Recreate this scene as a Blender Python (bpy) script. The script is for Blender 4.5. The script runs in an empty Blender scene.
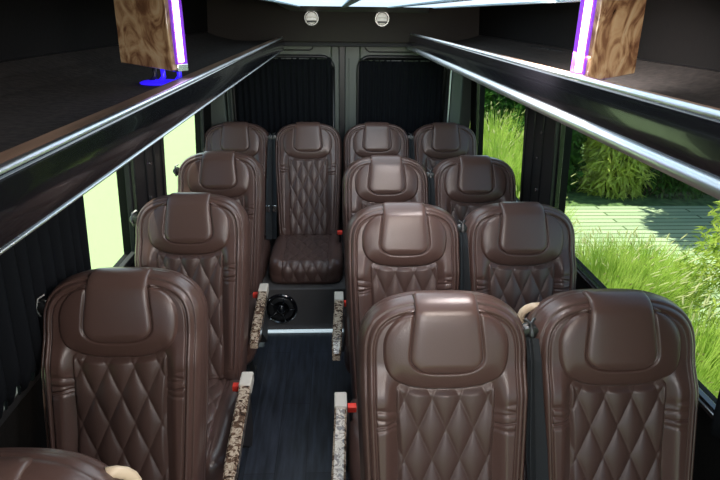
import bpy, math, random
import numpy as np
from mathutils import Vector, Matrix

random.seed(7)
rng = np.random.default_rng(11)
SC = bpy.context.scene
COL = SC.collection
PI = math.pi

# ------------------------------------------------------------------ helpers
class MB:
    """collects geometry, links it as ONE mesh object"""
    def __init__(s): s.v = []; s.f = []; s.mi = []
    def add(s, verts, faces, mi=0):
        o = len(s.v)
        s.v.extend([tuple(map(float, p)) for p in verts])
        s.f.extend([tuple(int(i) + o for i in f) for f in faces])
        s.mi.extend([mi] * len(faces)); return s
    def box(s, x0, x1, y0, y1, z0, z1, mi=0, M=None):
        v = [(x, y, z) for z in (z0, z1) for y in (y0, y1) for x in (x0, x1)]
        if M is not None: v = [tuple(M @ Vector(p)) for p in v]
        f = [(0,2,3,1),(4,5,7,6),(0,1,5,4),(2,6,7,3),(0,4,6,2),(1,3,7,5)]
        return s.add(v, f, mi)
    def tube(s, pts, r, n=10, mi=0, cap=True, flat=1.0):
        pts = [Vector(p) for p in pts]
        if not hasattr(r, '__len__'): r = [r] * len(pts)
        vs, fs = [], []
        ref = None
        for i, p in enumerate(pts):
            d = (pts[min(i+1, len(pts)-1)] - pts[max(i-1, 0)]).normalized()
            if ref is None:
                ref = Vector((0,0,1)) if abs(d.z) < .9 else Vector((1,0,0))
            a = d.cross(ref).normalized(); b = a.cross(d).normalized(); ref = b
            for k in range(n):
                t = 2*PI*k/n
                vs.append(p + a*math.cos(t)*r[i] + b*math.sin(t)*r[i]*flat)
        for i in range(len(pts)-1):
            for k in range(n):
                k2 = (k+1) % n
                fs.append((i*n+k, i*n+k2, (i+1)*n+k2, (i+1)*n+k))
        if cap:
            fs.append(tuple(range(n-1, -1, -1)))
            fs.append(tuple(range((len(pts)-1)*n, len(pts)*n)))
        return s.add(vs, fs, mi)
    def lathe(s, prof, n=32, M=None, mi=0):
        """prof: (r, z) list about local z"""
        vs, fs = [], []
        for r, z in prof:
            for k in range(n):
                t = 2*PI*k/n
                vs.append(Vector((r*math.cos(t), r*math.sin(t), z)))
        for i in range(len(prof)-1):
            for k in range(n):
                k2 = (k+1) % n
                fs.append((i*n+k, i*n+k2, (i+1)*n+k2, (i+1)*n+k))
        fs.append(tuple(range(n-1, -1, -1))); fs.append(tuple(range((len(prof)-1)*n, len(prof)*n)))
        if M is not None: vs = [M @ v for v in vs]
        return s.add(vs, fs, mi)
    def extrude_y(s, prof, y0, y1, mi=0, closed=True, ny=1):
        """prof: (x,z) polygon swept along y"""
        n = len(prof); vs = []; fs = []
        for j in range(ny+1):
            y = y0 + (y1-y0)*j/ny
            vs += [(x, y, z) for x, z in prof]
        for j in range(ny):
            for k in range(n if closed else n-1):
                k2 = (k+1) % n
                fs.append((j*n+k, j*n+k2, (j+1)*n+k2, (j+1)*n+k))
        if closed:
            fs.append(tuple(range(n))); fs.append(tuple(reversed(range(ny*n, ny*n+n))))
        return s.add(vs, fs, mi)
    def build(s, name, mats, parent=None, smooth=False, bevel=0, seg=2, loc=None, auto=None):
        me = bpy.data.meshes.new(name)
        me.from_pydata(s.v, [], s.f)
        if not isinstance(mats, (list, tuple)): mats = [mats]
        for m in mats: me.materials.append(m)
        me.polygons.foreach_set('material_index', s.mi)
        if smooth: me.polygons.foreach_set('use_smooth', [True]*len(s.f))
        me.update()
        import bmesh
        bm = bmesh.new(); bm.from_mesh(me)
        bmesh.ops.recalc_face_normals(bm, faces=bm.faces)
        bm.to_mesh(me); bm.free()
        if smooth and auto:
            me.set_sharp_from_angle(angle=math.radians(auto))
        o = bpy.data.objects.new(name, me); COL.objects.link(o)
        if loc: o.location = loc
        if bevel:
            b = o.modifiers.new('bevel', 'BEVEL'); b.width = bevel; b.segments = seg
            b.limit_method = 'ANGLE'; b.angle_limit = math.radians(35); b.harden_normals = False
            if seg > 1:
                me.polygons.foreach_set('use_smooth', [True]*len(me.polygons))
                me.set_sharp_from_angle(angle=math.radians(50))
        if parent: o.parent = parent
        return o

def tag(o, label=None, cat=None, group=None, kind=None):
    if label: o['label'] = label
    if cat: o['category'] = cat
    if group: o['group'] = group
    if kind: o['kind'] = kind
    return o
def empty(name, loc=(0,0,0), rz=0):
    o = bpy.data.objects.new(name, None); COL.objects.link(o)
    o.location = loc; o.rotation_euler = (0,0,rz); o.empty_display_size = .1
    return o
def copy_tree(o, parent=None):
    c = o.copy(); COL.objects.link(c); c.parent = parent
    for ch in list(o.children): copy_tree(ch, c)
    return c

# ------------------------------------------------------------------ materials
def mat(name, col, rough=.5, metal=0, spec=.5, coat=0, bump=None, emis=None, estr=0, sheen=0):
    m = bpy.data.materials.new(name); m.use_nodes = True
    b = m.node_tree.nodes['Principled BSDF']
    b.inputs['Base Color'].default_value = (*col, 1)
    b.inputs['Roughness'].default_value = rough
    b.inputs['Metallic'].default_value = metal
    b.inputs['Specular IOR Level'].default_value = spec
    b.inputs['Coat Weight'].default_value = coat
    b.inputs['Sheen Weight'].default_value = sheen
    if emis:
        b.inputs['Emission Color'].default_value = (*emis, 1)
        b.inputs['Emission Strength'].default_value = estr
    if bump:
        sc, st, dist = bump
        nt = m.node_tree
        tc = nt.nodes.new('ShaderNodeTexCoord'); n = nt.nodes.new('ShaderNodeTexNoise')
        n.inputs['Scale'].default_value = sc; n.inputs['Detail'].default_value = 4
        bp = nt.nodes.new('ShaderNodeBump'); bp.inputs['Strength'].default_value = st
        bp.inputs['Distance'].default_value = dist
        nt.links.new(tc.outputs['Object'], n.inputs['Vector'])
        nt.links.new(n.outputs['Fac'], bp.inputs['Height'])
        nt.links.new(bp.outputs['Normal'], b.inputs['Normal'])
    return m
def ramp_mat(name, stops, scale=5, detail=6, rough=.5, coat=0, dist=0, stretch=(1,1,1), kind='noise', bump=0, spec=.5, rampinterp='LINEAR'):
    m = mat(name, (0,0,0), rough, coat=coat, spec=spec)
    nt = m.node_tree; b = nt.nodes['Principled BSDF']
    tc = nt.nodes.new('ShaderNodeTexCoord'); mp = nt.nodes.new('ShaderNodeMapping')
    mp.inputs['Scale'].default_value = stretch
    nt.links.new(tc.outputs['Object'], mp.inputs['Vector'])
    if kind == 'noise':
        n = nt.nodes.new('ShaderNodeTexNoise'); n.inputs['Distortion'].default_value = dist
        n.inputs['Detail'].default_value = detail; out = n.outputs['Fac']
    else:
        n = nt.nodes.new('ShaderNodeTexVoronoi'); out = n.outputs['Distance']
    n.inputs['Scale'].default_value = scale
    nt.links.new(mp.outputs['Vector'], n.inputs['Vector'])
    r = nt.nodes.new('ShaderNodeValToRGB'); r.color_ramp.interpolation = rampinterp
    e = r.color_ramp.elements
    e[0].position, e[0].color = stops[0][0], (*stops[0][1], 1)
    e[1].position, e[1].color = stops[-1][0], (*stops[-1][1], 1)
    for p, c in stops[1:-1]:
        x = e.new(p); x.color = (*c, 1)
    nt.links.new(out, r.inputs['Fac']); nt.links.new(r.outputs['Color'], b.inputs['Base Color'])
    if bump:
        bp = nt.nodes.new('ShaderNodeBump'); bp.inputs['Strength'].default_value = bump; bp.inputs['Distance'].default_value = .01
        nt.links.new(out, bp.inputs['Height']); nt.links.new(bp.outputs['Normal'], b.inputs['Normal'])
    return m

M = {}
M['leather'] = mat('leather_brown', (.082, .046, .038), .30, spec=.5, bump=(260, .16, .002))
M['leather_pad'] = mat('leather_brown_smooth', (.092, .053, .044), .29, spec=.5, bump=(300, .10, .002))
M['leather_quilt'] = mat('leather_brown_perforated', (.074, .043, .036), .36, spec=.45, bump=(500, .22, .002))
M['shell'] = mat('seat_shell_black', (.02, .018, .018), .5)
M['black'] = mat('black_plastic', (.012, .012, .013), .38)
M['blackmatt'] = mat('black_matt', (.01, .01, .011), .7)
M['blackgloss'] = mat('black_gloss', (.006, .006, .008), .16, coat=.4)
M['webbing'] = mat('belt_webbing', (.016, .018, .02), .62, bump=(400, .3, .002))
M['red'] = mat('red_button', (.85, .05, .03), .35)
M['chrome'] = mat('chrome', (.8, .8, .82), .18, metal=1)
M['alu'] = mat('brushed_aluminium', (.78, .82, .86), .34, metal=1)
M['bezel'] = mat('lamp_bezel', (.30,.30,.28), .35, metal=1)
M['steel'] = mat('dark_steel', (.12, .12, .12), .4, metal=1)
M['curtain'] = mat('curtain_cloth', (.007, .008, .010), .9, spec=.08)
M['doorgrey'] = mat('door_grey_green', (.085, .10, .088), .42, bump=(30, .05, .01))
M['headliner'] = mat('headliner_charcoal', (.034, .029, .024), .75, spec=.2, bump=(90, .2, .004))
M['carpet'] = ramp_mat('carpet_charcoal', [(.35, (.016,.014,.013)), (.65, (.045,.038,.033))], 60, 4, .75, bump=.3)
M['wallblack'] = mat('wall_black_vinyl', (.007, .0065, .006), .7, spec=.15, bump=(60, .2, .004))
M['riser'] = mat('riser_grey_carpet', (.060, .056, .056), .9, bump=(300, .5, .003))
M['railtop'] = ramp_mat('rail_brown_strip', [(.3, (.10,.065,.045)), (.7, (.34,.22,.15))], 6, 5, .34, stretch=(6,.6,1))
M['tan'] = mat('tan_handle', (.60, .48, .34), .3)
M['cap'] = mat('armrest_cap_beige', (.55, .50, .43), .45)
M['burl'] = ramp_mat('burl_wood', [(.28, (.05,.022,.012)), (.40, (.17,.085,.042)), (.52, (.36,.23,.12)), (.66, (.46,.34,.20)), (.80,(.16,.08,.045))], 13, 8, .25, coat=.5, dist=2.2, stretch=(1.2,1,.8))
M['burl_arm'] = ramp_mat('burl_speckle', [(.33, (.03,.018,.012)), (.46, (.12,.07,.045)), (.56, (.50,.41,.31)), (.68, (.16,.10,.065))], 42, 6, .22, coat=.5, dist=1.5)
M['lamp'] = mat('lamp_diffuser', (.8,.9,.95), .5, emis=(.62,.82,1.0), estr=1.35)
M['lamp_rib'] = mat('lamp_rib', (.30,.40,.46), .4)
M['puck'] = mat('puck_lens', (.9,.9,.85), .2, emis=(1,.96,.85), estr=.3)
M['led'] = mat('led_strip', (.9,.8,1), .4, emis=(.80,.42,1.0), estr=9)
M['ledp'] = mat('led_channel_purple', (.16,.03,.5), .3, emis=(.30,.04,.9), estr=.35)
M['blueplastic'] = mat('blue_plastic_emissive', (.03,.02,.75), .3, emis=(.03,.01,1), estr=.9)  # divider feet and plate are given a blue emission of their own
M['stepled'] = mat('step_light', (.8,.9,.95), .3, emis=(.75,.92,1.0), estr=.5)

def glass_mat():
    m = bpy.data.materials.new('window_glass'); m.use_nodes = True
    nt = m.node_tree; nt.nodes.clear()
    o = nt.nodes.new('ShaderNodeOutputMaterial'); mx = nt.nodes.new('ShaderNodeMixShader')
    t = nt.nodes.new('ShaderNodeBsdfTransparent'); t.inputs['Color'].default_value = (.90,.96,.90,1)
    g = nt.nodes.new('ShaderNodeBsdfGlossy'); g.inputs['Roughness'].default_value = .02
    mx.inputs[0].default_value = .035
    nt.links.new(t.outputs[0], mx.inputs[1])
    nt.links.new(g.outputs[0], mx.inputs[2]); nt.links.new(mx.outputs[0], o.inputs[0])
    return m
M['glass'] = glass_mat()

def floor_mat():
    m = mat('dark_plank_vinyl', (0,0,0), .38, spec=.4)
    nt = m.node_tree; b = nt.nodes['Principled BSDF']
    tc = nt.nodes.new('ShaderNodeTexCoord'); mp = nt.nodes.new('ShaderNodeMapping')
    mp.inputs['Rotation'].default_value = (0,0,PI/2)
    br = nt.nodes.new('ShaderNodeTexBrick')
    br.inputs['Scale'].default_value = 1; br.inputs['Brick Width'].default_value = .9
    br.inputs['Row Height'].default_value = .13; br.inputs['Mortar Size'].default_value = .0012
    br.inputs['Color1'].default_value = (.011,.014,.020,1); br.inputs['Color2'].default_value = (.024,.028,.037,1)
    br.inputs['Mortar'].default_value = (.003,.003,.004,1)
    nt.links.new(tc.outputs['Object'], mp.inputs[0]); nt.links.new(mp.outputs[0], br.inputs['Vector'])
    n = nt.nodes.new('ShaderNodeTexNoise'); n.inputs['Scale'].default_value = 6; n.inputs['Detail'].default_value = 8
    mp2 = nt.nodes.new('ShaderNodeMapping'); mp2.inputs['Scale'].default_value = (7,.7,1)
    nt.links.new(tc.outputs['Object'], mp2.inputs[0]); nt.links.new(mp2.outputs[0], n.inputs['Vector'])
    mx = nt.nodes.new('ShaderNodeMixRGB'); mx.blend_type = 'MULTIPLY'; mx.inputs[0].default_value = .9
    r = nt.nodes.new('ShaderNodeValToRGB'); r.color_ramp.elements[0].position=.3; r.color_ramp.elements[0].color=(.35,.35,.35,1)
    r.color_ramp.elements[1].position=.72; r.color_ramp.elements[1].color=(1.7,1.7,1.8,1)
    nt.links.new(n.outputs['Fac'], r.inputs[0]); nt.links.new(br.outputs['Color'], mx.inputs[1]); nt.links.new(r.outputs[0], mx.inputs[2])
    nt.links.new(mx.outputs[0], b.inputs['Base Color'])
    return m
M['floor'] = floor_mat()

def leaf_mat(name, c1, c2, trans=.45):
    m = bpy.data.materials.new(name); m.use_nodes = True
    nt = m.node_tree; nt.nodes.clear()
    o = nt.nodes.new('ShaderNodeOutputMaterial'); mx = nt.nodes.new('ShaderNodeMixShader'); mx.inputs[0].default_value = trans
    d = nt.nodes.new('ShaderNodeBsdfDiffuse'); t = nt.nodes.new('ShaderNodeBsdfTranslucent')
    tc = nt.nodes.new('ShaderNodeTexCoord'); n = nt.nodes.new('ShaderNodeTexNoise'); n.inputs['Scale'].default_value = 9
    n.inputs['Detail'].default_value = 3
    r = nt.nodes.new('ShaderNodeValToRGB'); e = r.color_ramp.elements
    e[0].position=.35; e[0].color=(*c1,1); e[1].position=.65; e[1].color=(*c2,1)
    nt.links.new(tc.outputs['Object'], n.inputs['Vector']); nt.links.new(n.outputs['Fac'], r.inputs[0])
    for s in (d, t): nt.links.new(r.outputs[0], s.inputs['Color'])
    nt.links.new(d.outputs[0], mx.inputs[1]); nt.links.new(t.outputs[0], mx.inputs[2]); nt.links.new(mx.outputs[0], o.inputs[0])
    return m
M['grass'] = leaf_mat('ornamental_grass_blade', (.25,.40,.05), (.52,.62,.15), .45)
M['seedhead'] = leaf_mat('seed_head', (.50,.50,.24), (.62,.60,.34), .4)
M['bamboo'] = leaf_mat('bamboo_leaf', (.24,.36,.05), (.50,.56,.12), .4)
M['bamboo_lit'] = leaf_mat('bamboo_leaf_sunlit', (.42,.50,.08), (.66,.70,.18), .4)  # sunlight on this shrub put into a brighter leaf colour
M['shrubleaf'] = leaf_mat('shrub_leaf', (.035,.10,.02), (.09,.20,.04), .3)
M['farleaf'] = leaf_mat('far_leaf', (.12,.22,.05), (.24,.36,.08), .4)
M['stem'] = mat('stem_brown', (.12,.08,.04), .8)
M['lawn'] = ramp_mat('ground_cover', [(.35, (.05,.10,.03)), (.65, (.14,.22,.07))], 9, 8, .9, bump=.4)
M['stone'] = ramp_mat('rough_stone', [(.3, (.10,.09,.075)), (.7, (.26,.23,.19))], 3.5, 8, .9, bump=.6)

def pale_ground():
    m = mat('pale_concrete', (.7,.8,.5), .9)
    nt = m.node_tree; b = nt.nodes['Principled BSDF']
    tc = nt.nodes.new('ShaderNodeTexCoord')
    n = nt.nodes.new('ShaderNodeTexNoise'); n.inputs['Scale'].default_value = 16; n.inputs['Detail'].default_value = 6; n.inputs['Roughness'].default_value=.75
    r = nt.nodes.new('ShaderNodeValToRGB'); e = r.color_ramp.elements
    e[0].position=.30; e[0].color=(.16,.19,.09,1); e[1].position=.37; e[1].color=(.33,.415,.20,1)
    nt.links.new(tc.outputs['Object'], n.inputs['Vector']); nt.links.new(n.outputs['Fac'], r.inputs[0]); nt.links.new(r.outputs[0], b.inputs['Base Color'])
    return m
M['pale'] = pale_ground()
def paving():
    m = mat('grey_plank_paving', (.5,.5,.45), .85)
    nt = m.node_tree; b = nt.nodes['Principled BSDF']
    tc = nt.nodes.new('ShaderNodeTexCoord')
    br = nt.nodes.new('ShaderNodeTexBrick'); br.inputs['Scale'].default_value = 1
    br.inputs['Brick Width'].default_value = 2.4; br.inputs['Row Height'].default_value = .13; br.inputs['Mortar Size'].default_value = .014
    br.inputs['Color1'].default_value = (.33,.40,.24,1); br.inputs['Color2'].default_value = (.43,.50,.31,1); br.inputs['Mortar'].default_value = (.10,.14,.06,1)
    nt.links.new(tc.outputs['Object'], br.inputs['Vector']); nt.links.new(br.outputs['Color'], b.inputs['Base Color'])
    return m
M['paving'] = paving()

# ------------------------------------------------------------------ camera
CAMH = 1.79
cam_d = bpy.data.cameras.new('camera'); cam = bpy.data.objects.new('camera', cam_d); COL.objects.link(cam)
cam_d.sensor_width = 36; cam_d.lens = 27.75; cam_d.clip_start = .02; cam_d.clip_end = 200
cam.location = (0, 0, CAMH)
YAW, PITCH, ROLL = math.radians(-2.75), math.radians(-22.16), math.radians(.7)
cam.matrix_world = (Matrix.Translation((0,0,CAMH)) @ Matrix.Rotation(YAW,4,'Z') @ Matrix.Rotation(PI/2+PITCH,4,'X') @ Matrix.Rotation(ROLL,4,'Z'))
SC.camera = cam

# ------------------------------------------------------------------ seat
T = .765; R0 = .042; WM = .2205
ALPHA = math.radians(19)
UX = np.array([1,0,0.]); UT = np.array([0, math.sin(ALPHA), math.cos(ALPHA)]); UN = np.array([0, -math.cos(ALPHA), math.sin(ALPHA)])
BASE = np.array([0, 0, .40])
def W(t):
    t = np.asarray(t, float)
    t0 = .60; a = np.clip((t-t0)/(T-t0), 0, 1)
    top = WM*np.clip(1-a**2.9, 0, 1)**(1/2.9)
    lo = .196 + (WM-.196)*np.clip(t/.5, 0, 1)**.8
    return np.where(t > t0, top, lo)
def outline():
    ts = np.concatenate([np.linspace(0,.38,28)[:-1], np.linspace(.38,.52,56)[:-1], np.linspace(.52,.6,9)[:-1], .6+(T-.6)*np.sin(np.linspace(0, PI/2, 70))])
    r = [(float(W(t)), t) for t in ts]
    pts = r + [(-x, t) for x, t in r[::-1][1:]]
    pts += [(x, 0.) for x in np.linspace(-.196, .196, 24)[1:-1]]
    return np.array(pts)
OUT = outline()
def poly_dist(P, poly):
    a = poly; b = np.roll(poly, -1, 0); d = b-a; L = (d**2).sum(1)+1e-12
    best = np.full(len(P), 1e9)
    for i in range(len(a)):
        w = P-a[i]; k = np.clip((w@d[i])/L[i], 0, 1)
        best = np.minimum(best, ((w-k[:,None]*d[i])**2).sum(1))
    return np.sqrt(best)
def sstep(a, b, x):
    k = np.clip((x-a)/(b-a), 0, 1); return k*k*(3-2*k)
def gauss(x, w): return np.exp(-(x/w)**2)
def back_h(P):
    x, t = P[:,0], P[:,1]; ax = np.abs(x)
    de = poly_dist(P, OUT)
    # sharp bottom edge should not roll so much
    e = np.clip(de/R0, 0, 1)
    E = -R0*(1-np.sqrt(np.clip(1-(1-e)**2, 0, 1)))
    bol = .030*sstep(.112, .158, ax)*(1-sstep(.50, .60, t)) + .012*sstep(.50,.60,t)
    h = .0 + bol + E
    # perimeter piping grooves
    top = sstep(.02,.08,t)
    h -= top*.0070*gauss(de-.037, .0028)
    h += top*.0035*gauss(de-.028, .006)
    h -= .0055*gauss(de-.0175, .0024)
    h += .0015*gauss(de-.010, .004)
    # horizontal seam + gathers on the side bolsters
    msk = sstep(.118,.134,ax)*sstep(.036,.044,de)
    for k, (tc, a, w) in enumerate([(.440,.0075,.0030),(.456,.0036,.0042),(.470,.0034,.0042),(.424,.0030,.005),(.486,.0024,.005)]):
        h -= msk*a*gauss(t-tc-.010*np.sin(ax*30+k*1.7+np.sign(x))*.6, w)
    return h, de
def to_world(P, n):
    return BASE + P[:,0:1]*UX + P[:,1:2]*UT + np.asarray(n)[:,None]*UN
def polar(poly, c, rhos):
    n = len(poly); pts = [np.array([c])]
    for r in rhos[1:]: pts.append(c+(poly-c)*r)
    P = np.concatenate(pts); f = []
    for k in range(n): f.append((0, 1+k, 1+(k+1)%n))
    for j in range(len(rhos)-2):
        a = 1+j*n; b = a+n
        for k in range(n):
            k2 = (k+1)%n; f.append((a+k, b+k, b+k2, a+k2))
    return P, f
def grid_faces(nu, nv):
    return [(j*nu+i, j*nu+i+1, (j+1)*nu+i+1, (j+1)*nu+i) for j in range(nv-1) for i in range(nu-1)]

def back_mesh():
    rh = np.concatenate([np.linspace(0,.72,26), np.linspace(.72,1,38)[1:]])
    c = np.array([0,.40])
    P, f = polar(OUT, c, rh)
    h, de = back_h(P)
    V = to_world(P, h)
    n = len(OUT); last = len(P)-n
    # side wall & rear cap
    d_edge = h[last:]
    rings = []
    for (off, dn) in [(.0015,-.008),(.0045,-.016),(.001,-.021),(.0045,-.027),(.0055,-.045),(.001,-.056),(.003,-.062),(-.006,-.082),(-.03,-.095),(-.09,-.10)]:
        dirs = OUT-c; L = np.linalg.norm(dirs,axis=1)[:,None]
        Q = OUT+dirs/L*off
        Q[:,1] = np.maximum(Q[:,1], -.005)
        rings.append(to_world(Q, d_edge.mean()*.5+d_edge*.5+dn))
    V = np.concatenate([V]+rings)
    for j in range(len(rings)):
        a = last+j*n; b = a+n
        for k in range(n):
            k2=(k+1)%n; f.append((a+k,b+k,b+k2,a+k2))
    f.append(tuple(range(last+len(rings)*n, last+len(rings)*n+n)))
    return V, f
def crescent_q(P):
    x, t = P[:,0], P[:,1]-.637
    p = np.where(t>0, 2.1, 2.9)
    return (np.abs(x/.162)**p + np.abs(t/.112)**p)**(1/p)
def cres_h(q): return .016*np.sqrt(np.clip(1-np.clip(q,0,1)**5,0,1))
PADB = .572
def pad_w(t):
    base = .093-.012*float(sstep(PADB+.02, T-.01, np.array([t]))[0])
    if t < PADB: return 0.
    if t < PADB+.05: base *= max(0, 1-((PADB+.05-t)/.05)**2.8)**(1/2.8)
    return base
def crescent_mesh():
    th = np.linspace(0, 2*PI, 220, endpoint=False)
    ca, sa = np.cos(th), np.sin(th)
    pw_ = np.where(sa>0, 2/2.1, 2/2.9)
    poly = np.stack([.162*np.sign(ca)*np.abs(ca)**pw_, .637+.112*np.sign(sa)*np.abs(sa)**pw_],1)
    rh = np.sin(np.linspace(0, PI/2, 75))
    P, f = polar(poly, np.array([0,.637]), rh)
    h, de = back_h(P); q = crescent_q(P)
    # crease where the centre pad is sewn in
    tt = np.concatenate([PADB+.05*(1-np.cos(np.linspace(0,PI/2,16))), np.linspace(PADB+.05, .78, 16)[1:]])
    pw = np.array([pad_w(t) for t in tt])
    line = np.concatenate([np.stack([pw,tt],1)[::-1], np.stack([-pw,tt],1)])
    dd = poly_dist(P, np.concatenate([line, [[-.08,.9],[.08,.9]]]))
    crease = .0075*gauss(dd,.0038)
    return to_world(P, h+cres_h(q)-.003*sstep(.95,1,q)+.001-crease), f
def pad_mesh():
    tb = PADB; nu = 41
    us = np.sin(np.linspace(-PI/2, PI/2, nu))
    ts = list(tb+.05*(1-np.cos(np.linspace(0,PI/2,16)))) + list(np.linspace(tb+.05, T-R0, 24)[1:])
    phis = np.linspace(0, math.radians(120), 14)[1:]
    V = []
    hc = float(back_h(np.array([[0,.60]]))[0][0])
    edge = np.sqrt(np.clip(1-np.abs(us)**9,0,1)); cqT = float(cres_h(crescent_q(np.array([[0,T-R0]])))[0])
    for t in ts:
        P = np.stack([us*pad_w(t), np.full(nu, t)],1)
        be = math.sqrt(max(0,min(1,(t-tb)/.02)))
        m = np.minimum(edge, be)
        cq = float(cres_h(crescent_q(np.array([[0,t]])))[0])
        off = cq + .0045*m-.0055*(1-m)
        V.append(to_world(P, hc+off))
    for ph in phis:
        off = cqT*(1-.75*math.sin(min(PI/2,ph*1.3))) + .0045*edge-.0055*(1-edge)
        P = np.stack([us*.081, np.full(nu, T-R0)],1); P[:,1] = T-R0+(R0+off)*math.sin(ph)
        V.append(to_world(P, hc-R0+(R0+off)*math.cos(ph)))
    V = np.concatenate(V)
    return V, grid_faces(nu, len(ts)+len(phis))
def diamonds(x, t, dx, dt):
    a = x/dx+t/dt; b = x/dx-t/dt
    return (np.abs(np.sin(PI*a))*np.abs(np.sin(PI*b)))**.42
def quilt_mesh():
    nu, nv = 97, 201
    us = np.linspace(-1,1,nu); V = []
    for t in np.linspace(.012, .572, nv):
        w = .121+.009*math.sin(min(t,.57)/.57*PI*.5)+.004*math.sin(t*14)
        P = np.stack([us*w, np.full(nu,t)],1)
        h, de = back_h(P); h = np.clip(h, -.03, .004)
        d = diamonds(P[:,0]+.035, P[:,1]-.02, .072, .160)
        edge = sstep(1,.90,np.abs(us))*sstep(1.0,1.16,crescent_q(P))
        V.append(to_world(P, h+.002+.0105*d*(.2+.8*edge)+.004*np.sqrt(edge)-.003*(1-edge)))
    return np.concatenate(V), grid_faces(nu, nv)

# cushion : heights over (x,y)
CY0, CY1, CW = -.475, .055, .223
def cush_out():
    th = np.linspace(0, 2*PI, 160, endpoint=False); ca, sa = np.cos(th), np.sin(th)
    return np.stack([CW*np.sign(ca)*np.abs(ca)**.32, (CY0+CY1)/2+(CY1-CY0)/2*np.sign(sa)*np.abs(sa)**.32],1)
COUT = cush_out()
RC = .055
def cush_h(P):
    x, y = P[:,0], P[:,1]; de = poly_dist(P, COUT); e = np.clip(de/RC,0,1)
    h = .425 - RC*(1-np.sqrt(np.clip(1-(1-e)**2,0,1))) + .016*sstep(.12,.16,np.abs(x)) - .01*sstep(-.2,.05,y)
    h -= .004*gauss(np.abs(x)-.150,.003)
    return h
def cushion_mesh():
    rh = np.concatenate([np.linspace(0,.7,16), np.linspace(.7,1,24)[1:]])
    c = np.array([0,(CY0+CY1)/2]); P, f = polar(COUT, c, rh); z = cush_h(P)
    V = np.column_stack([P, z]); n = len(COUT); last = len(P)-n
    for off, zz in [(.002,.355),(.0,.348),(.003,.342),(.002,.31),(-.01,.292),(-.05,.29)]:
        d = COUT-c; Q = COUT+d/np.linalg.norm(d,axis=1)[:,None]*off
        V = np.concatenate([V, np.column_stack([Q, np.full(n, zz)])])
    for j in range(6):
        a = last+j*n; b=a+n
        for k in range(n):
            k2=(k+1)%n; f.append((a+k,b+k,b+k2,a+k2))
    f.append(tuple(range(last+6*n,last+7*n)))
    return V, f
def cushion_quilt_mesh():
    nu, nv = 81, 150; us = np.linspace(-1,1,nu); V=[]
    ys = np.concatenate([[ .0], np.linspace(.0, CY0+RC, 110)[1:]])
    s = 0
    for y in ys:
        P = np.stack([us*.142, np.full(nu,y)],1)
        h = cush_h(np.stack([np.zeros(nu), np.full(nu,y)],1)); d = diamonds(P[:,0]+.035, P[:,1], .072, .145)
        edge = sstep(1,.9,np.abs(us))
        V.append(np.column_stack([P, h+.001+.009*d*(.3+.7*edge)+.003*edge-.003*(1-edge)]))
    h0 = float(cush_h(np.array([[0, CY0+RC]]))[0])
    for k, ph in enumerate(np.linspace(0, PI/2, 28)[1:]):
        y = CY0+RC - RC*math.sin(ph); arc = CY0+RC-RC*ph
        d = diamonds(us*.142+.035, np.full(nu,arc), .072, .145); edge = sstep(1,.9,np.abs(us))
        o = .001+.009*d*(.3+.7*edge)+.003*edge-.003*(1-edge)
        V.append(np.column_stack([us*.142, np.full(nu, y)-o*math.sin(ph), h0-RC*(1-math.cos(ph))+o*math.cos(ph)]))
    for k, dz in enumerate(np.linspace(0,.05,12)[1:]):
        d = diamonds(us*.142+.035, np.full(nu,CY0+RC-RC*PI/2-dz), .072, .145); edge = sstep(1,.9,np.abs(us))
        o = .001+.009*d*(.3+.7*edge)+.003*edge-.003*(1-edge)
        V.append(np.column_stack([us*.142, np.full(nu, CY0)-o, np.full(nu,h0-RC-dz)]))
    return np.concatenate(V), grid_faces(nu, len(V))

def seat_point(x, t, n): return BASE + x*UX + t*UT + n*UN
def meshpart(name, vf, m, parent):
    return MB().add(*vf).build(name, m, parent, smooth=True)

CACHE = {}
def cached(name, fn, m, parent):
    if name not in CACHE:
        o = fn(); CACHE[name] = o.data
        o.name = name
        o.parent = parent; return o
    o = bpy.data.objects.new(name, CACHE[name]); COL.objects.link(o); o.parent = parent
    return o
def part(name, key, fn, parent):
    if key not in CACHE:
        o = fn(); CACHE[key] = o
        o.parent = parent; return o
    o = CACHE[key].copy(); COL.objects.link(o); o.parent = parent
    return o

def strap_mesh(side):
    """webbing hanging from the guide beside the shoulder down to the cushion"""
    pts = [(side*.226, .655, .00, .018),(side*.226,.60,.018,.020),(side*.225,.50,.026,.023),(side*.224,.38,.036,.030),(side*.222,.24,.052,.030),(side*.222,.10,.075,.030),(side*.222,.0,.085,.030)]
    V=[];F=[]
    for i,(x,t,n,w) in enumerate(pts):
        p = seat_point(x,t,n)
        # ribbon is turned, its face looking forward and outward
        ax = np.array([.75,0,0]) + UN*.9*side*-1
        ax = ax/np.linalg.norm(ax)
        nx = np.cross(ax, UT); nx/=np.linalg.norm(nx)
        V += [p-ax*w-nx*.0008, p+ax*w-nx*.0008, p+ax*w+nx*.0008, p-ax*w+nx*.0008]
        if i:
            a=(i-1)*4; b=i*4
            for k in range(4): F.append((a+k,a+(k+1)%4,b+(k+1)%4,b+k))
    return V,F

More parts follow.
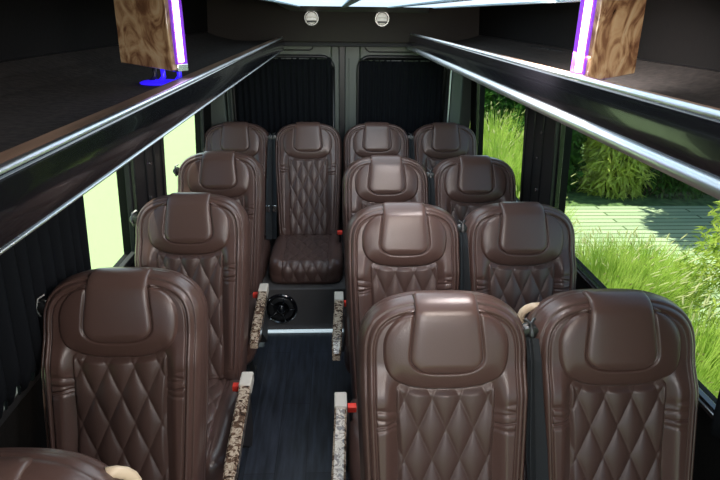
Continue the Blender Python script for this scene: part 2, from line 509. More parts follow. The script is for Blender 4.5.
def make_seat(arm=0, guide=0, handle=0, buckle=0, pedestal=True):
    r = empty('passenger_seat')
    part('backrest','back', lambda: meshpart('backrest', back_mesh(), M['leather'], None), r)
    hr = part('headrest','cres', lambda: meshpart('headrest', crescent_mesh(), M['leather'], None), r)
    part('headrest_pad','pad', lambda: meshpart('headrest_pad', pad_mesh(), M['leather_pad'], None), hr)
    part('quilted_back_panel','quilt', lambda: meshpart('quilted_back_panel', quilt_mesh(), M['leather_quilt'], None), r)
    cu = part('seat_cushion','cush', lambda: meshpart('seat_cushion', cushion_mesh(), M['leather'], None), r)
    part('quilted_cushion_panel','cq', lambda: meshpart('quilted_cushion_panel', cushion_quilt_mesh(), M['leather_quilt'], None), cu)
    if pedestal:
        def ped():
            b = MB()
            b.box(-.19,.19,-.42,.02,.25,.292); 
            return b.build('seat_frame', M['steel'], bevel=.006)
        part('seat_frame','frame', ped, r)
        for sx in (-1,1):
            def leg(sx=sx):
                b = MB(); x=sx*.15
                b.box(x-.018,x+.018,-.36,-.04,0,.012); b.box(x-.012,x+.012,-.30,-.24,.01,.255); b.box(x-.012,x+.012,-.13,-.07,.01,.255)
                return b.build('leg', M['steel'], bevel=.003)
            part('leg', f'leg{sx}', leg, r)
    if arm:
        def armf():
            b = MB(); x=arm*.247
            n=18; V=[];F=[]
            ys=np.linspace(-.215,-.64,n)
            for i,y in enumerate(ys):
                k=i/(n-1); w=.0205*(1-.25*max(0,k-.85)/.15); zt=.552-.012*k**3; zb=.512-.004*k
                for (dx,z) in [(-w,zb),(-w,zt-.006),(-w+.006,zt),(w-.006,zt),(w,zt-.006),(w,zb)]: V.append((x+dx+arm*.014*k,y,z))
                if i:
                    a=(i-1)*6;c=i*6
                    for q in range(6): F.append((a+q,a+(q+1)%6,c+(q+1)%6,c+q))
            F.append(tuple(range(6))); F.append(tuple(range((n-1)*6,n*6)))
            b.add(V,F)
            return b.build('armrest', M['burl_arm'], smooth=True, auto=30)
        a_ = part('armrest', f'arm{arm}', armf, r)
        def capf():
            b = MB(); x=arm*.247
            b.box(x-.022,x+.022,-.216,-.135,.512,.557)
            return b.build('armrest_cap', M['cap'], bevel=.005)
        c_ = part('armrest_cap', f'cap{arm}', capf, a_)
        tag(c_, 'beige end cap of the armrest')
        def brk():
            b = MB(); x=arm*.247
            V=[];F=[]
            prof=[(-.15,.50),(-.15,.30),(-.20,.26),(-.24,.30),(-.45,.50),(-.45,.513),(-.15,.513)]
            for s_ in (-.007,.007): V += [(x+s_,y,z) for y,z in prof]
            k=len(prof); F.append(tuple(range(k))); F.append(tuple(range(2*k-1,k-1,-1)))
            for q in range(k): F.append((q,(q+1)%k,k+(q+1)%k,k+q))
            b.add(V,F); b.box(min(x,arm*.19),max(x,arm*.19),-.21,-.17,.262,.29)
            return b.build('armrest_bracket', M['shell'], bevel=.002)
        part('armrest_bracket', f'brk{arm}', brk, a_)
    if guide:
        strap = abs(guide)<2; guide = int(math.copysign(1,guide))
        def gf():
            b = MB()
            c = seat_point(guide*.222,.668,-.022)
            Mx = Matrix.Translation(c) @ Matrix.Rotation(PI/2,4,'X')
            b.lathe([(.006,-.016),(.017,-.014),(.019,-.004),(.013,.0),(.019,.004),(.017,.014),(.006,.016)],20,Mx)
            b.tube([seat_point(guide*.214,.70,-.02), seat_point(guide*.226,.69,-.008), seat_point(guide*.229,.66,-.002), seat_point(guide*.222,.64,-.012)], .0042, 8)
            b.tube([seat_point(guide*.205,.655,-.045), seat_point(guide*.226,.65,-.03)], .006, 8)
            return b.build('belt_guide', M['steel'], smooth=True, auto=40)
        part('belt_guide', f'guide{guide}', gf, r)
        if not strap: return finish(r,buckle,handle)
        def sf():
            return MB().add(*strap_mesh(guide)).build('seat_belt', M['webbing'])
        st = part('seat_belt', f'strap{guide}', sf, r)
        def tf():
            p = seat_point(guide*.214,.20,.085)
            return MB().box(p[0]-.012,p[0]+.012,p[1]-.004,p[1]+.004,p[2]-.025,p[2]+.02).build('belt_tongue', M['chrome'], bevel=.003)
        part('belt_tongue', f'tongue{guide}', tf, st)
    return finish(r,buckle,handle)

def finish(r,buckle,handle):
    if buckle:
        def bf():
            x=buckle*.205
            return MB().tube([(x,-.10,.36),(x+buckle*.004,-.125,.44),(x+buckle*.003,-.15,.495)],[.009,.010,.013],8,flat=.7).build('belt_buckle', M['black'], smooth=True, auto=40)
        b_ = part('belt_buckle', f'buck{buckle}', bf, r)
        def rf():
            x=buckle*.207
            return MB().box(x-.016,x+.016,-.166,-.140,.488,.512).build('release_button', M['red'], bevel=.003)
        rb = part('release_button', f'btn{buckle}', rf, b_)
        tag(rb, 'red release button')
    if handle:
        def hf():
            pts=[]
            for k in range(13):
                a = PI*(-.15+1.15*k/12)
                pts.append(seat_point(handle*(.160+.060*math.sin(a*.9)), .672-.050*math.cos(a), -.080-.034*math.sin(a)))
            return MB().tube(pts,.0085,10,flat=1.3).build('grab_handle', M['tan'], smooth=True)
        g = part('grab_handle', f'handle{handle}', hf, r)
        tag(g, 'tan grab handle')
    return r

G1='single seats along the left windows'; G2='pair seats right of the aisle'; G3='four seats of the rear bench row'
seats = [
 # x, ytop, arm, guide, handle, buckle, group, label
 (-.575,.69, 1,-2, 1, 0, G1,'brown leather seat cut off in the bottom left corner, nearest of the left window seats'),
 (-.598,1.42,1,-2, 0, 0, G1,'large brown quilted leather seat at front left beside the black curtain'),
 (-.575,2.13,1,-2, 0, 1, G1,'brown quilted leather seat on the left touching the black pillar, second full seat'),
 (-.598,2.86,1,-2, 0, 1, G1,'small brown leather seat on the left beside the second window, third full seat back'),
 (.281,1.255,-1,1,0,-1, G2,'largest brown quilted leather seat in the bottom centre, aisle side of the front pair'),
 (.734,1.255, 0,-1,-1, 0, G2,'large brown quilted leather seat at bottom right beneath the tall grass'),
 (.262,2.00,-1,1,0,-1, G2,'reddish brown aisle seat of the middle right pair, directly behind the bottom centre seat'),
 (.715,2.00, 0,-1,0, 0, G2,'reddish brown window seat of the middle right pair, beside the black pillar'),
 (.262,2.765,-1,1,0,-1, G2,'darker brown aisle seat of the farthest right pair, third seat back from the front'),
 (.716,2.765,0,-1,0,0, G2,'darker brown window seat of the farthest right pair, below the rear right window'),
 (-.650,3.70,0,1,0,0, G3,'leftmost seat of the rear row under the left door curtain'),
 (-.178,3.70,0,-1,0,1, G3,'rear row seat facing straight down the aisle with its full quilted back and cushion showing'),
 (.280,3.70,0,1,0,0, G3,'rear row seat third from the left, peeking above the far aisle seat'),
 (.737,3.70,0,-1,0,0, G3,'rightmost seat of the rear row beside the rear right window'),
]
for x,yt,arm,gd,hd,bk,grp,lab in seats:
    rear = yt > 3.5
    s = make_seat(arm, gd, hd, bk, pedestal=not rear)
    s.location = (x, yt-.254, 0)
    tag(s, lab, 'seat', grp)

# ------------------------------------------------------------------ van shell
CX = .07
def wx(z, side):   # inner wall x at height z
    k = .975 - max(0, z-.3)*.060
    return CX + side*k
YF, YB = -1.6, 4.08
tag(MB().box(-.905,1.045,YF,YB,-.05,0).build('floor', M['floor']), kind='structure')
tag(MB().box(-.85,.99,YF,YB,1.88,1.93).build('ceiling', M['headliner']), kind='structure')
SILL, HEAD = .805, 1.66
for side, nm in ((-1,'left'),(1,'right')):
    pa, pb, pc = (2.27,2.68,3.66) if side<0 else (2.37,2.76,3.88)
    PIL = [(-1.6,-.9),(.55,.95),(pa,pb),(pc,YB)]
    WIN = [(-.9,.55),(.95,pa),(pb,pc)]
    b = MB()
    def seg(y0,y1,z0,z1,th=.05):
        prof=[(wx(z0,side),z0),(wx(z1,side),z1),(wx(z1,side)+side*th,z1),(wx(z0,side)+side*th,z0)]
        b.extrude_y(prof,y0,y1)
    seg(YF,YB,0,SILL); seg(YF,YB,HEAD,1.93)
    for y0,y1 in PIL: seg(y0,y1,SILL,HEAD)
    tag(b.build(f'wall_{nm}', M['wallblack']), kind='structure')
    # pillar covers, bulging a little inward
    tn = 1 if side<0 else 2
    for (y0,y1) in PIL[2:3]:
        b = MB(); th=.03
        prof=[(wx(SILL-.05,side)-side*th,SILL-.05),(wx(HEAD,side)-side*th,HEAD),(wx(HEAD,side)-side*.001,HEAD),(wx(SILL-.05,side)-side*.001,SILL-.05)]
        b.extrude_y(prof,y0-.01,y1+.01)
        for k in range(3):
            yy=y0+.12*(k+1)
            prof=[(wx(SILL,side)-side*(th+.006),SILL),(wx(HEAD,side)-side*(th+.006),HEAD),(wx(HEAD,side)-side*(th-.002),HEAD),(wx(SILL,side)-side*(th-.002),SILL)]
            b.extrude_y(prof,yy,yy+.03)
        o = b.build(f'trim_{tn}', M['black'], bevel=.004); tag(o, kind='structure')
        for k,(yy,zz) in enumerate([(y0+.12,1.30),(y0+.16,1.17),(y0+.14,1.02)]):
            c = MB().tube([(wx(zz,side)-side*(th+.004),yy,zz),(wx(zz,side)-side*(th+.014),yy,zz)],.007,12).build('screw', M['chrome'], o, smooth=True, auto=40)
    # windows
    for wi,(y0,y1) in enumerate(WIN):
        n = wi+1 if side<0 else wi+4
        b = MB()
        off = .012*side
        prof=[(wx(SILL,side)+off,SILL),(wx(HEAD,side)+off,HEAD),(wx(HEAD,side)+off+side*.005,HEAD),(wx(SILL,side)+off+side*.005,SILL)]
        b.extrude_y(prof,y0,y1)
        w = b.build(f'window_{n}', M['glass']); tag(w, kind='structure')
        f = MB()
        def bar(ya,yb,za,zb):
            pr=[(wx(za,side)-side*.012,za),(wx(zb,side)-side*.012,zb),(wx(zb,side)+side*.01,zb),(wx(za,side)+side*.01,za)]
            f.extrude_y(pr,ya,yb)
        bar(y0,y1,SILL-.01,SILL+.022); bar(y0,y1,HEAD-.03,HEAD); bar(y0,y0+.022,SILL,HEAD); bar(y1-.022,y1,SILL,HEAD)
        f.build('window_frame', M['blackgloss'] if side>0 else M['blackmatt'], w, bevel=.003)
        if side<0 and wi==1: continue
        s_ = MB()
        s_.tube([(wx(SILL,side)-side*.014,y0,SILL+.010),(wx(SILL,side)-side*.014,y1,SILL+.010)],.003,6)
        s_.build('frame_highlight_bead', M['alu'], w, smooth=True)

# rear doors
dz0,dz1 = .0,1.86
for n,(x0,x1) in ((1,(-.86,.035)),(2,(.075,1.0))):
    b = MB(); yy=YB
    wx0,wx1 = (x0+.16,x1-.055) if n==1 else (x0+.105,x1-.20)
    wz0,wz1 = .80,1.50
    for (a,c,d,e) in ((x0,wx0,dz0,dz1),(wx1,x1,dz0,dz1),(wx0,wx1,dz0,wz0),(wx0,wx1,wz1,dz1)):
        b.box(a,c,yy,yy+.05,d,e)
    d_ = b.build(f'door_{n}', M['doorgrey'], bevel=.006); tag(d_, kind='structure')
    MB().box(wx0,wx1,yy+.03,yy+.036,wz0,wz1).build('window_pane', mat('tinted_rear_glass',(.01,.012,.012),.1), d_)
    # rubber seal round the window
    pts=[]; r=.07
    for (cx,cz,a0) in ((wx1-r,wz1-r,0),(wx0+r,wz1-r,PI/2),(wx0+r,wz0+r,PI),(wx1-r,wz0+r,1.5*PI)):
        for k in range(7):
            a=a0+PI/2*k/6; pts.append((cx+(r+.012)*math.cos(a),yy-.004,cz+(r+.012)*math.sin(a)))
    pts.append(pts[0])
    MB().tube(pts,.013,8).build('window_seal', M['black'], d_, smooth=True)
    # pressed upper recess
    sx = x1-.40 if n==1 else x0+.14
    pts=[(sx-.45,yy-.002,1.565),(sx+.02,yy-.002,1.565),(sx+.04,yy-.002,1.575),(sx+.045,yy-.002,1.60),(sx+.045,yy-.002,1.66)]
    if n==2: pts=[(sx+.5,yy-.002,1.545),(sx+.03,yy-.002,1.545),(sx+.008,yy-.002,1.56),(sx,yy-.002,1.58),(sx,yy-.002,1.64)]
    else: pts=[(x,y,z) for x,y,z in [(-.55,yy-.002,1.553),(-.17,yy-.002,1.553),(-.15,yy-.002,1.565),(-.148,yy-.002,1.585),(-.148,yy-.002,1.64)]]
    MB().tube(pts,.005,6).build('pressed_recess_edge', M['black'], d_, smooth=True)
# centre seal between the doors
tag(MB().box(.034,.076,YB-.012,YB+.05,0,1.87).build('trim_3', M['black'], bevel=.004), kind='structure')
tag(MB().box(.098,.106,YB-.010,YB+.01,.5,1.50).build('trim_4', M['doorgrey'], bevel=.002), kind='structure')
# rear corner posts with grey covers
tag(MB().box(-.86,-.755,3.93,YB-.01,.6,1.60).box(-.745,-.735,3.96,YB-.01,.6,1.60).build('trim_5', M['doorgrey'], bevel=.008), kind='structure')
tag(MB().box(.815,.895,3.95,YB-.01,.6,1.60).build('trim_6', M['doorgrey'], bevel=.008), kind='structure')
tag(MB().box(.80,.81,3.95,YB-.01,.6,1.60).build('trim_7', M['alu'], bevel=.002), kind='structure')
# rear header
hd = MB().box(-.83,.97,3.90,3.97,1.615,1.88).build('trim_8', M['headliner'], bevel=.006); tag(hd, kind='structure')
tag(MB().box(-.83,.97,3.93,4.06,1.585,1.625).build('trim_9', M['blackmatt'], bevel=.004), kind='structure')
# valance in front of the header, tapering at both ends
b = MB(); V=[(-.33,3.55,1.835),(.55,3.55,1.835),(.62,3.90,1.80),(-.28,3.90,1.80),(-.33,3.55,1.88),(.55,3.55,1.88),(.62,3.90,1.88),(-.28,3.90,1.88)]
b.add(V,[(0,1,2,3),(4,5,6,7),(0,1,5,4),(1,2,6,5),(2,3,7,6),(3,0,4,7)])
tag(b.build('trim_10', mat('valance_grey',(.16,.16,.155),.6), bevel=.004), kind='structure')
# rear riser under the back row
rs = MB().box(-.83,.97,2.93,4.06,0,.288).build('trim_11', M['riser'], bevel=.008); tag(rs, kind='structure')
tag(MB().box(-.80,.94,2.906,2.932,.001,.012).build('trim_12', M['stepled'], bevel=.003), kind='structure')

# puck lamps
for i,x in enumerate((-.146,.314)):
    r = empty('round_ceiling_lamp',(x,3.898,1.762))
    MX = Matrix.Rotation(PI/2,4,'X')
    MB().lathe([(.050,0),(.050,.008),(.046,.013),(.040,.013),(.037,.008),(.037,0)],36,MX).build('bezel', M['bezel'], r, smooth=True, auto=40)
    MB().lathe([(.036,.001),(.034,.012),(.024,.017),(.001,.019)],32,MX).build('lens', M['puck'], r, smooth=True)
    MB().box(-.030,.030,-.022,-.016,-.027,-.014).box(-.030,.030,-.0215,-.018,.004,.007).build('louvre', M['black'], r, bevel=.001)
    tag(r, ['round chrome lamp on the rear header, left of the two','round chrome lamp on the rear header, right of the two'][i], 'lamp', 'round lamps on the rear header')

# ceiling light panel
cl = empty('ceiling_light_panel',(.19,2.1,1.88))
MB().box(-.41,.41,-1.35,1.42,-.045,0).build('housing', mat('lamp_housing',(.35,.37,.38),.5), cl, bevel=.003)
for k in range(3):
    x0=-.395+.27*k
    MB().box(x0,x0+.25,-1.34,1.43,-.050,-.0405).build('diffuser', M['lamp'], cl, bevel=.002)
for k in range(4):
    x0=-.405+.27*k
    MB().box(x0-.012 if k else x0,x0+.018,-1.34,1.436,-.056,-.040).build('rib', M['lamp_rib'], cl, bevel=.001)
tag(cl, 'long pale blue ceiling light panel with ribs above the aisle', 'ceiling light')

# ------------------------------------------------------------------ luggage racks
def rack(side):
    r = empty('overhead_rack',(0,0,0))
    if side<0: xb,zb,xt,zt = -.336,1.566,-.332,1.628; xw,zw=-.832,1.672
    else:      xb,zb,xt,zt = .500,1.592,.500,1.660; xw,zw=.972,1.668
    s=side; y0,y1=-1.2,3.93
    # shelf
    zf=zt-(.010 if s<0 else .034)
    MB().extrude_y([(xt+s*.045,zf),(xw-s*.24,zf),(xw-s*.15,zf+(zw-zf)*.15),(xw-s*.07,zf+(zw-zf)*.5),(xw,zw),(xw,zw-.06),(xt+s*.045,zt-.05)],y0,y1).build('shelf', M['carpet'], r)
    MB().extrude_y([(xw-s*.012,zw),(xw,zw+.008),(xw,zw-.006)],y0,y1).build('corner_bead', M['black'], r)
    # fascia, softly curved
    prof=[]
    for k in range(9):
        t=k/8; bul=.004*math.sin(PI*t)
        prof.append((xb+(xt-xb)*t - s*bul, zb+(zt-zb)*t))
    for k in range(1,6):
        a=PI/2*k/5; prof.append((xt+s*.004*(1-math.cos(a)), zt+.009*math.sin(a)))
    prof += [(xt+s*.03,zt+.009),(xt+s*.03,zb-.004),(xb+s*.012,zb-.004)]
    MB().extrude_y(prof,y0,y1).build('rail_fascia', M['blackgloss'], r, smooth=True, auto=40)
    MB().extrude_y([(xt+s*.012,zt+.010),(xt+s*.050,zt+.011),(xt+s*.056,zt+.004),(xt+s*.056,zt-.04),(xt+s*.012,zt-.03)],y0,y1).build('rail_top_strip', M['railtop'], r, bevel=.002)
    MB().tube([(xt+s*.008,y0,zt+.0105),(xt+s*.008,y1,zt+.0105)],0.0055 if s<0 else .007,12).build('rail_edge_bead', M['alu'], r, smooth=True)
    rr = .0024 if s<0 else .0125
    MB().tube([(xb-s*.0,y0,zb-rr*.6),(xb,y1,zb-rr*.6)],rr,14).build('rail_lower_trim', M['alu'], r, smooth=True)
    return r
tag(rack(-1),'black overhead luggage rack along the left wall with brown top strip','luggage rack','overhead racks')
tag(rack(1),'black overhead luggage rack along the right wall with thick silver lower trim','luggage rack','overhead racks')

# burl wood blocks on the racks with LED strip
def block(side):
    if side<0: xi,yi,xo,yo,z0=-.395,1.43,-.550,1.52,1.655
    else: xi,yi,xo,yo,z0=.563,1.25,.708,1.33,1.655
    r = empty('burl_wood_divider',(xi,yi,z0), math.atan2(yo-yi,xo-xi) if side>0 else math.atan2(yo-yi,xo-xi)-PI)
    L=math.hypot(xo-xi,yo-yi); s=side; top=.222; D=.052
    b=MB(); V=[]
    prof=[(0,0),(s*L,.012),(s*(L-.008),top),(s*.002,top)]
    for yy in (0,D): V += [(x,yy,z) for x,z in prof]
    b.add(V,[(0,1,2,3),(4,5,6,7),(0,1,5,4),(1,2,6,5),(2,3,7,6),(3,0,4,7)])
    b.build('wood_panel', M['burl'], r, bevel=.003)
    def sbox(a,c,*k): return MB().box(min(s*a,s*c),max(s*a,s*c),*k)
    sbox(-.006,.004,.012,D-.004,.014,top).build('light_channel', M['ledp'], r, bevel=.001)
    sbox(-.010,0,.017,.034,.020,top).build('light_strip', M['led'], r, bevel=.002)
    sbox(-.009,.012,.010,D-.006,-.002,.016).build('chrome_end', M['chrome'], r, bevel=.002)
    zs=(1.618 if side<0 else 1.626)-z0 +.001
    for dx,yy in ((.105,.04),(.065,.03),(.04,.06)):
        MB().tube([(s*dx,yy,.012),(s*(dx-.006),yy-.004,zs*.5),(s*(dx+.008),yy-.01,zs)],.006,8).build('foot', M['blueplastic'] if dx<.1 else M['black'], r, smooth=True)
    MB().lathe([(.050,zs),(.052,zs+.003),(.046,zs+.006),(.001,zs+.007)],28,Matrix.Translation((s*.075,.03,0))).build('foot_plate', M['blueplastic'], r, smooth=True)
    return r
tag(block(-1),'burl wood divider with purple light strip standing on the left rack','divider','burl dividers on the racks')
tag(block(1),'burl wood divider with white purple light strip standing on the right rack','divider','burl dividers on the racks')

# speaker in the riser
sp = empty('round_speaker',(-.325,2.928,.158)); MX=Matrix.Rotation(PI/2,4,'X')
MB().lathe([(.098,0),(.098,.008),(.092,.013),(.084,.010),(.082,.002)],48,MX).build('rim', M['blackgloss'], sp, smooth=True, auto=40)
MB().lathe([(.083,.004),(.070,.010),(.040,.002),(.028,.004)],48,MX).build('cone', M['black'], sp, smooth=True)
MB().lathe([(.030,.002),(.028,.014),(.018,.020),(.001,.022)],32,MX).build('dust_cap', M['blackgloss'], sp, smooth=True)
for k in range(4):
    a=PI/4+k*PI/2
    MB().lathe([(.005,.010),(.004,.016),(.001,.017)],10,Matrix.Translation((.090*math.cos(a),0,.090*math.sin(a)))@MX).build('screw', M['chrome'], sp, smooth=True)
for k in range(5):
    a=2*PI*k/5
    MB().tube([(.030*math.cos(a),-.016,.030*math.sin(a)),(.084*math.cos(a),-.016,.084*math.sin(a))],.003,6).build('grille_spoke', M['blackgloss'], sp, smooth=True)
tag(sp,'round black speaker set in the dark riser below the rear seats','speaker')

# ------------------------------------------------------------------ curtains
def curtain(p0, p1, z0, z1, npl, amp, inward, top_off=(0,0), bot_off=(0,0), zig=0, seed=1, th=.002):
    """p0,p1: xy ends; inward: unit xy vector of the folds"""
    r_=np.random.default_rng(seed)
    nu, nv = npl*12+1, 16; V=[]; ph=r_.uniform(-.5,.5,npl+1); am=r_.uniform(.7,1.2,npl+1)
    for j in range(nv):
        k=j/(nv-1)
        for i in range(nu):
            u=i/(nu-1); c=u*npl; q=int(min(c,npl-1)); f=c-q
            a=(am[q]*(1-f)+am[q+1]*f)*amp*(.75+.35*(1-k))
            d=a*(.5-.5*math.cos(2*PI*c + ph[q]*0))
            d+=.003*math.sin(c*2.3+k*3)
            ox=top_off[0]*k+bot_off[0]*(1-k); oy=top_off[1]*k+bot_off[1]*(1-k)
            x=p0[0]+(p1[0]-p0[0])*u+inward[0]*d+ox; y=p0[1]+(p1[1]-p0[1])*u+inward[1]*d+oy
            z=z0+(z1-z0)*k
            if j==0: z+=zig*(.5-.5*math.cos(2*PI*c))**3
            V.append((x,y,z))
    return V, grid_faces(nu,nv)
def curtain_thing(label, args, rod, tab_n, group, **kw):
    r=empty('pleated_curtain',(args[0][0],args[0][1],args[2]))
    V,F=curtain(*args,**kw); V=[(x-r.location.x,y-r.location.y,z-r.location.z) for x,y,z in V]
    o=MB().add(V,F).build('curtain_cloth', M['curtain'], r, smooth=True)
    so=o.modifiers.new('thick','SOLIDIFY'); so.thickness=.002
    MB().tube([Vector(p)-r.location for p in rod],.005,8).build('curtain_rod', M['steel'], r, smooth=True)
    tag(r,label,'curtain',group); return r
# left side curtain (y .95 - 1.84)
xl0=wx(SILL,-1); xl1=wx(HEAD,-1)
curtain_thing('black pleated curtain over the front part of the left window',
    ((0,.60),(0,1.76),.830,1.60,19,.030,(1,0)), [(xl1+.03,.6,1.60),(xl1+.03,1.76,1.60)], 0,'side window curtains',
    top_off=(xl1+.018,0), bot_off=(xl0+.016,0), zig=.075, seed=4)
xr0=wx(SILL,1); xr1=wx(HEAD,1)
curtain_thing('black curtain gathered at the right edge of the big right window',
    ((0,.50),(0,1.13),.80,1.60,9,.035,(-1,0)), [(xr1-.03,.5,1.60),(xr1-.03,1.22,1.60)], 0,'side window curtains',
    top_off=(xr1-.018,0), bot_off=(xr0-.016,0), seed=5)
curtain_thing('black pleated curtain on the left rear door',
    ((-.695,YB-.03),(-.02,YB-.03),.72,1.505,16,.016,(0,-1)), [(-.70,YB-.035,1.50),(-.015,YB-.035,1.50)],0,'rear door curtains',seed=6)
curtain_thing('black pleated curtain on the right rear door',
    ((.175,YB-.03),(.775,YB-.03),.72,1.495,15,.016,(0,-1)), [(.17,YB-.035,1.49),(.78,YB-.035,1.49)],0,'rear door curtains',seed=8)

# ------------------------------------------------------------------ outside
GZ=-.65
tag(MB().box(-40,1.0,-20,45,GZ-.2,GZ).build('ground', M['pale']), kind='structure')
g2=MB().box(1.0,30,-20,45,GZ-.2,GZ-.001).build('garden_ground', M['lawn']); tag(g2, kind='structure')
g3=MB().box(2.45,14,1.5,7.15,GZ-.05,GZ+.012).build('paved_path', M['paving']); tag(g3, kind='structure')

def blades(n, rad, hgt, spread, width, seeds=0, seed=0):
    r_=np.random.default_rng(seed); V=[];F=[];SV=[];SF=[]
    for i in range(n):
        a=r_.uniform(0,2*PI); rr=rad*math.sqrt(r_.uniform(0,1)); bx,by=rr*math.cos(a),rr*math.sin(a)
        a2=a+r_.normal(0,.6); L=hgt*r_.uniform(.65,1.08); sp=spread*r_.uniform(.25,1.1)
        w=width*r_.uniform(.7,1.2); px,py=-math.sin(a2),math.cos(a2); o=len(V)
        for k in range(6):
            t=k/5; out=sp*t*t; z=L*(t-.22*t**3*sp/spread); ww=w*(1-t)**.6*(.5 if k==0 else 1)
            cx,cy=bx+math.cos(a2)*out, by+math.sin(a2)*out
            V += [(cx-px*ww,cy-py*ww,z),(cx+px*ww,cy+py*ww,z)]
            if k: F.append((o+2*k-2,o+2*k-1,o+2*k+1,o+2*k))
        if seeds and i%seeds==0:
            o=len(SV); z0=z; d=Vector((math.cos(a2)*.7,math.sin(a2)*.7,.55)).normalized(); p=Vector((cx,cy,z0-.02))
            for k,(s_,rw) in enumerate(((0,.002),(.02,.007),(.05,.007),(.075,.002))):
                q=p+d*s_
                SV += [tuple(q+Vector((rw,0,0))),tuple(q+Vector((-rw*.5,rw*.8,0))),tuple(q+Vector((-rw*.5,-rw*.8,0)))]
                if k:
                    b_=o+3*k
                    for m_ in range(3): SF.append((b_-3+m_,b_-3+(m_+1)%3,b_+(m_+1)%3,b_+m_))
    return V,F,SV,SF
def grass(name,x,y,n,rad,h,spread,w,label,group,seeds=6,seed=0):
    r=empty(name,(x,y,GZ)); V,F,SV,SF=blades(n,rad,h,spread,w,seeds,seed)
    MB().add(V,F).build('blades',M['grass'],r); 
    if SV: MB().add(SV,SF).build('seed_heads',M['seedhead'],r)
    tag(r,label,'ornamental grass',group); return r
GG='ornamental grass clumps beside the van'
grass('ornamental_grass',2.02,3.62,3800,.34,.95,.36,.0045,'tall bright green grass clump outside the big right window, left half of the big mass',GG,16,1)
grass('ornamental_grass',2.12,2.72,2600,.30,.84,.44,.0045,'tall green grass clump just above the bottom right seat',GG,14,2)
grass('ornamental_grass',1.80,4.9,2000,.30,.95,.34,.006,'tall grass clump seen low through the rear right window beside the pillar',GG,16,3)
grass('ornamental_grass',2.52,3.95,3200,.30,.80,.34,.0045,'shorter grass clump behind the tall ones, at the edge of the paved path',GG,18,9)
grass('ornamental_grass',1.95,6.4,2200,.40,1.20,.45,.007,'green grass clump in the middle of the rear right window',GG,14,4)
grass('ornamental_grass',2.35,8.0,2000,.50,1.25,.5,.009,'grass clump at the back of the rear right window below the dark shrubs',GG,7,5)

def leaves(n, c, rad, size, seed, droop=.4, shell=.55, asp=.22):
    r_=np.random.default_rng(seed)
    d=r_.normal(size=(n,3)); d/=np.linalg.norm(d,axis=1)[:,None]
    rr=(shell+(1-shell)*r_.uniform(0,1,n)**.5)*(1+.13*np.sin(d[:,0]*7+seed)*np.cos(d[:,2]*9+d[:,1]*5))
    P=np.array(c)+d*rr[:,None]*np.array(rad)
    V=[];F=[]
    dirs=d*.6+r_.normal(size=(n,3))*.6; dirs[:,2]-=droop; dirs/=np.linalg.norm(dirs,axis=1)[:,None]
    nn=r_.normal(size=(n,3)); sd=np.cross(dirs,nn); sd/=np.linalg.norm(sd,axis=1)[:,None]
    L=size*r_.uniform(.6,1.3,n)
    for i in range(n):
        p=P[i]; e=p+dirs[i]*L[i]; m_=p+dirs[i]*L[i]*.45; w=sd[i]*L[i]*asp*.5; o=len(V)
        V += [p, m_+w, e-np.array([0,0,L[i]*.12]), m_-w]; F.append((o,o+1,o+2,o+3))
    return V,F
def shrub(name,x,y,blobs,m,label,cat,group,seed,size,asp=.25,droop=.4,trunk=True):
    r=empty(name,(x,y,GZ)); b=MB()
    for k,(cx,cy,cz,rx,ry,rz,n) in enumerate(blobs):
        b.add(*leaves(n,(cx,cy,cz),(rx,ry,rz),size,seed*10+k,droop,.5,asp))
    b.build('foliage',m,r)
    t=MB(); r_=np.random.default_rng(seed)
    for k in range(5):
        a=r_.uniform(0,2*PI); bl=blobs[k%len(blobs)]
        t.tube([(.08*math.cos(a),.08*math.sin(a),-.02),(bl[0]*.5+.1*math.cos(a),bl[1]*.5+.1*math.sin(a),bl[2]*.6),(bl[0],bl[1],bl[2]+bl[5]*.5)],[.02,.014,.006],6)
    t.build('stems',M['stem'],r,smooth=True)
    tag(r,label,cat,group); return r
GS='shrubs beyond the paved path'
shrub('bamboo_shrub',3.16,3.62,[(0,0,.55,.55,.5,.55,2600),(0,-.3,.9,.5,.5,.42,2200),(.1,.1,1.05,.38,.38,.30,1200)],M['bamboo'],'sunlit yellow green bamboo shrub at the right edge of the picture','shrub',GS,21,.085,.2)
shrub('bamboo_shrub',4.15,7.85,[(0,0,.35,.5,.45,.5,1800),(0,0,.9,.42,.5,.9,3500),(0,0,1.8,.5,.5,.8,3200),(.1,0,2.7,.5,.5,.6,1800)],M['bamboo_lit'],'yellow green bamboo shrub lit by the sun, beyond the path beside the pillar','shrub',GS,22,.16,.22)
shrub('bamboo_shrub',4.98,7.85,[(0,0,.35,.7,.45,.5,2200),(0,0,.9,.62,.5,.9,3800),(.1,0,1.9,.75,.55,.8,3800),(0,0,2.8,.7,.5,.7,2400)],M['shrubleaf'],'darker shaded bamboo shrub right of the sunlit one','shrub',GS,23,.16,.2)  # its shade is put into the colour by the dark shrub leaves
shrub('evergreen_shrub',3.2,8.15,[(0,0,.3,.55,.5,.4,1800),(0,0,.8,.50,.5,.8,3600),(0,0,1.7,.48,.5,.7,2800)],M['shrubleaf'],'dark green shrub next to the right pillar beyond the path','shrub',GS,24,.12,.5)
shrub('evergreen_shrub',3.05,11.4,[(0,0,.7,.9,.7,.8,3200),(.5,.1,1.4,.7,.6,.7,2600)],M['shrubleaf'],'dark shrub behind the grass in the rear right window','shrub',GS,25,.16,.4)
shrub('leafy_tree',2.4,14.5,[(0,0,1.2,1.4,1.0,1.2,3500),(-.2,0,2.6,1.3,1.0,1.2,3800)],M['farleaf'],'light green bushy tree at the top of the rear right window','tree',GS,26,.22,.3)
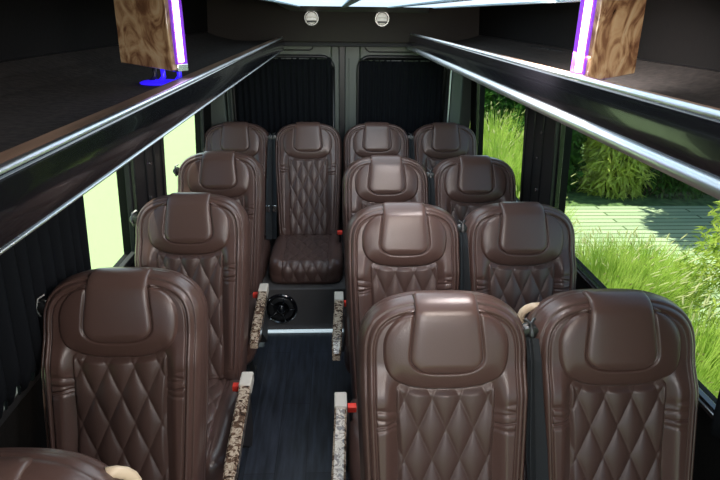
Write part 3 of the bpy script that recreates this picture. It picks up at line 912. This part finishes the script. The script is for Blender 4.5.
shrub('leafy_tree',6.6,12.5,[(0,0,1.4,1.7,1.0,1.6,3500),(.3,0,3.3,1.7,1.0,1.4,3200)],M['shrubleaf'],'dark tree behind the shaded stone wall','tree',GS,27,.24,.35)
shrub('leafy_tree',5.95,7.2,[(-1.5,-.35,3.9,1.5,1.0,.8,3600),(-.2,-.2,4.3,1.4,1.0,.8,2400)],M['farleaf'],'unseen added tree whose crown shades the far right end of the paved path','tree',GS,28,.24,.4)  # crown hidden above the rack, added to cast shadow on the path
# stone wall beyond the path
rockb=MB(); 
for k in range(1):
    n1,n2=60,14; V=[]
    for j in range(n2):
        for i in range(n1):
            x=4.6+5.8*i/(n1-1); z=GZ+1.15*j/(n2-1); y=7.75+.05*math.sin(i*1.7+j*2.1)+.04*math.sin(i*.6-j*1.3)+.10*(j/(n2-1))
            V.append((x,y,z))
    rockb.add(V,grid_faces(n1,n2))
rockb.box(4.6,10.4,7.92,8.3,GZ,GZ+1.14)
tag(rockb.build('stone_wall',M['stone'],smooth=False),'low rough grey brown stone wall in shade at the far side of the path','wall')

# ------------------------------------------------------------------ light
w=bpy.data.worlds.new('sky'); SC.world=w; w.use_nodes=True
nt=w.node_tree; bg=nt.nodes['Background']
sky=nt.nodes.new('ShaderNodeTexSky'); sky.sky_type='NISHITA'; sky.sun_disc=False
sky.sun_elevation=math.radians(50); sky.sun_rotation=math.radians(-17); sky.sun_intensity=1
nt.links.new(sky.outputs[0],bg.inputs[0]); bg.inputs[1].default_value=.30
sd=bpy.data.lights.new('sun','SUN'); sd.energy=8.6; sd.angle=math.radians(.6); sd.color=(1,.96,.86)
so=bpy.data.objects.new('sun',sd); COL.objects.link(so)
dirv=Vector((-.235,.16,.86)).normalized()
so.rotation_euler=dirv.to_track_quat('Z','Y').to_euler()
def area(name,loc,aim,size,sizey,power,col):
    l=bpy.data.lights.new(name,'AREA'); l.shape='RECTANGLE'; l.size=size; l.size_y=sizey; l.energy=power; l.color=col
    o=bpy.data.objects.new(name,l); COL.objects.link(o); o.location=loc
    o.rotation_euler=(Vector(loc)-Vector(aim)).to_track_quat('Z','Y').to_euler(); return o
area('ceiling_lamp_rear',(.19,2.4,1.815),(.19,2.4,0),.7,2.2,8,(.86,.94,1))
area('fill_front_left',(-.42,.15,1.85),(-.55,.6,1.0),.3,.3,7,(1,.97,1))  # added fill to brighten the nearest left seat, no fixture there
area('fill_front',(.55,.35,1.85),(.50,.75,1.0),.5,.5,25,(1,.88,.80))  # added fill for the front right pair, without any fixture
area('fill_middle',(.54,1.55,1.815),(.62,1.85,1.0),.2,.6,18,(1,.88,.84))  # extra light added to brighten the middle right pair
area('fill_behind_camera',(.30,-.7,1.84),(.42,.9,0.8),.6,.5,22,(1,.96,.92))  # unseen fill added behind the camera, not a lamp of the van

SC.view_settings.view_transform='Standard'; SC.view_settings.look='None'
SC.view_settings.gamma=1; SC.view_settings.use_curve_mapping=False
SC.view_settings.exposure=0.0
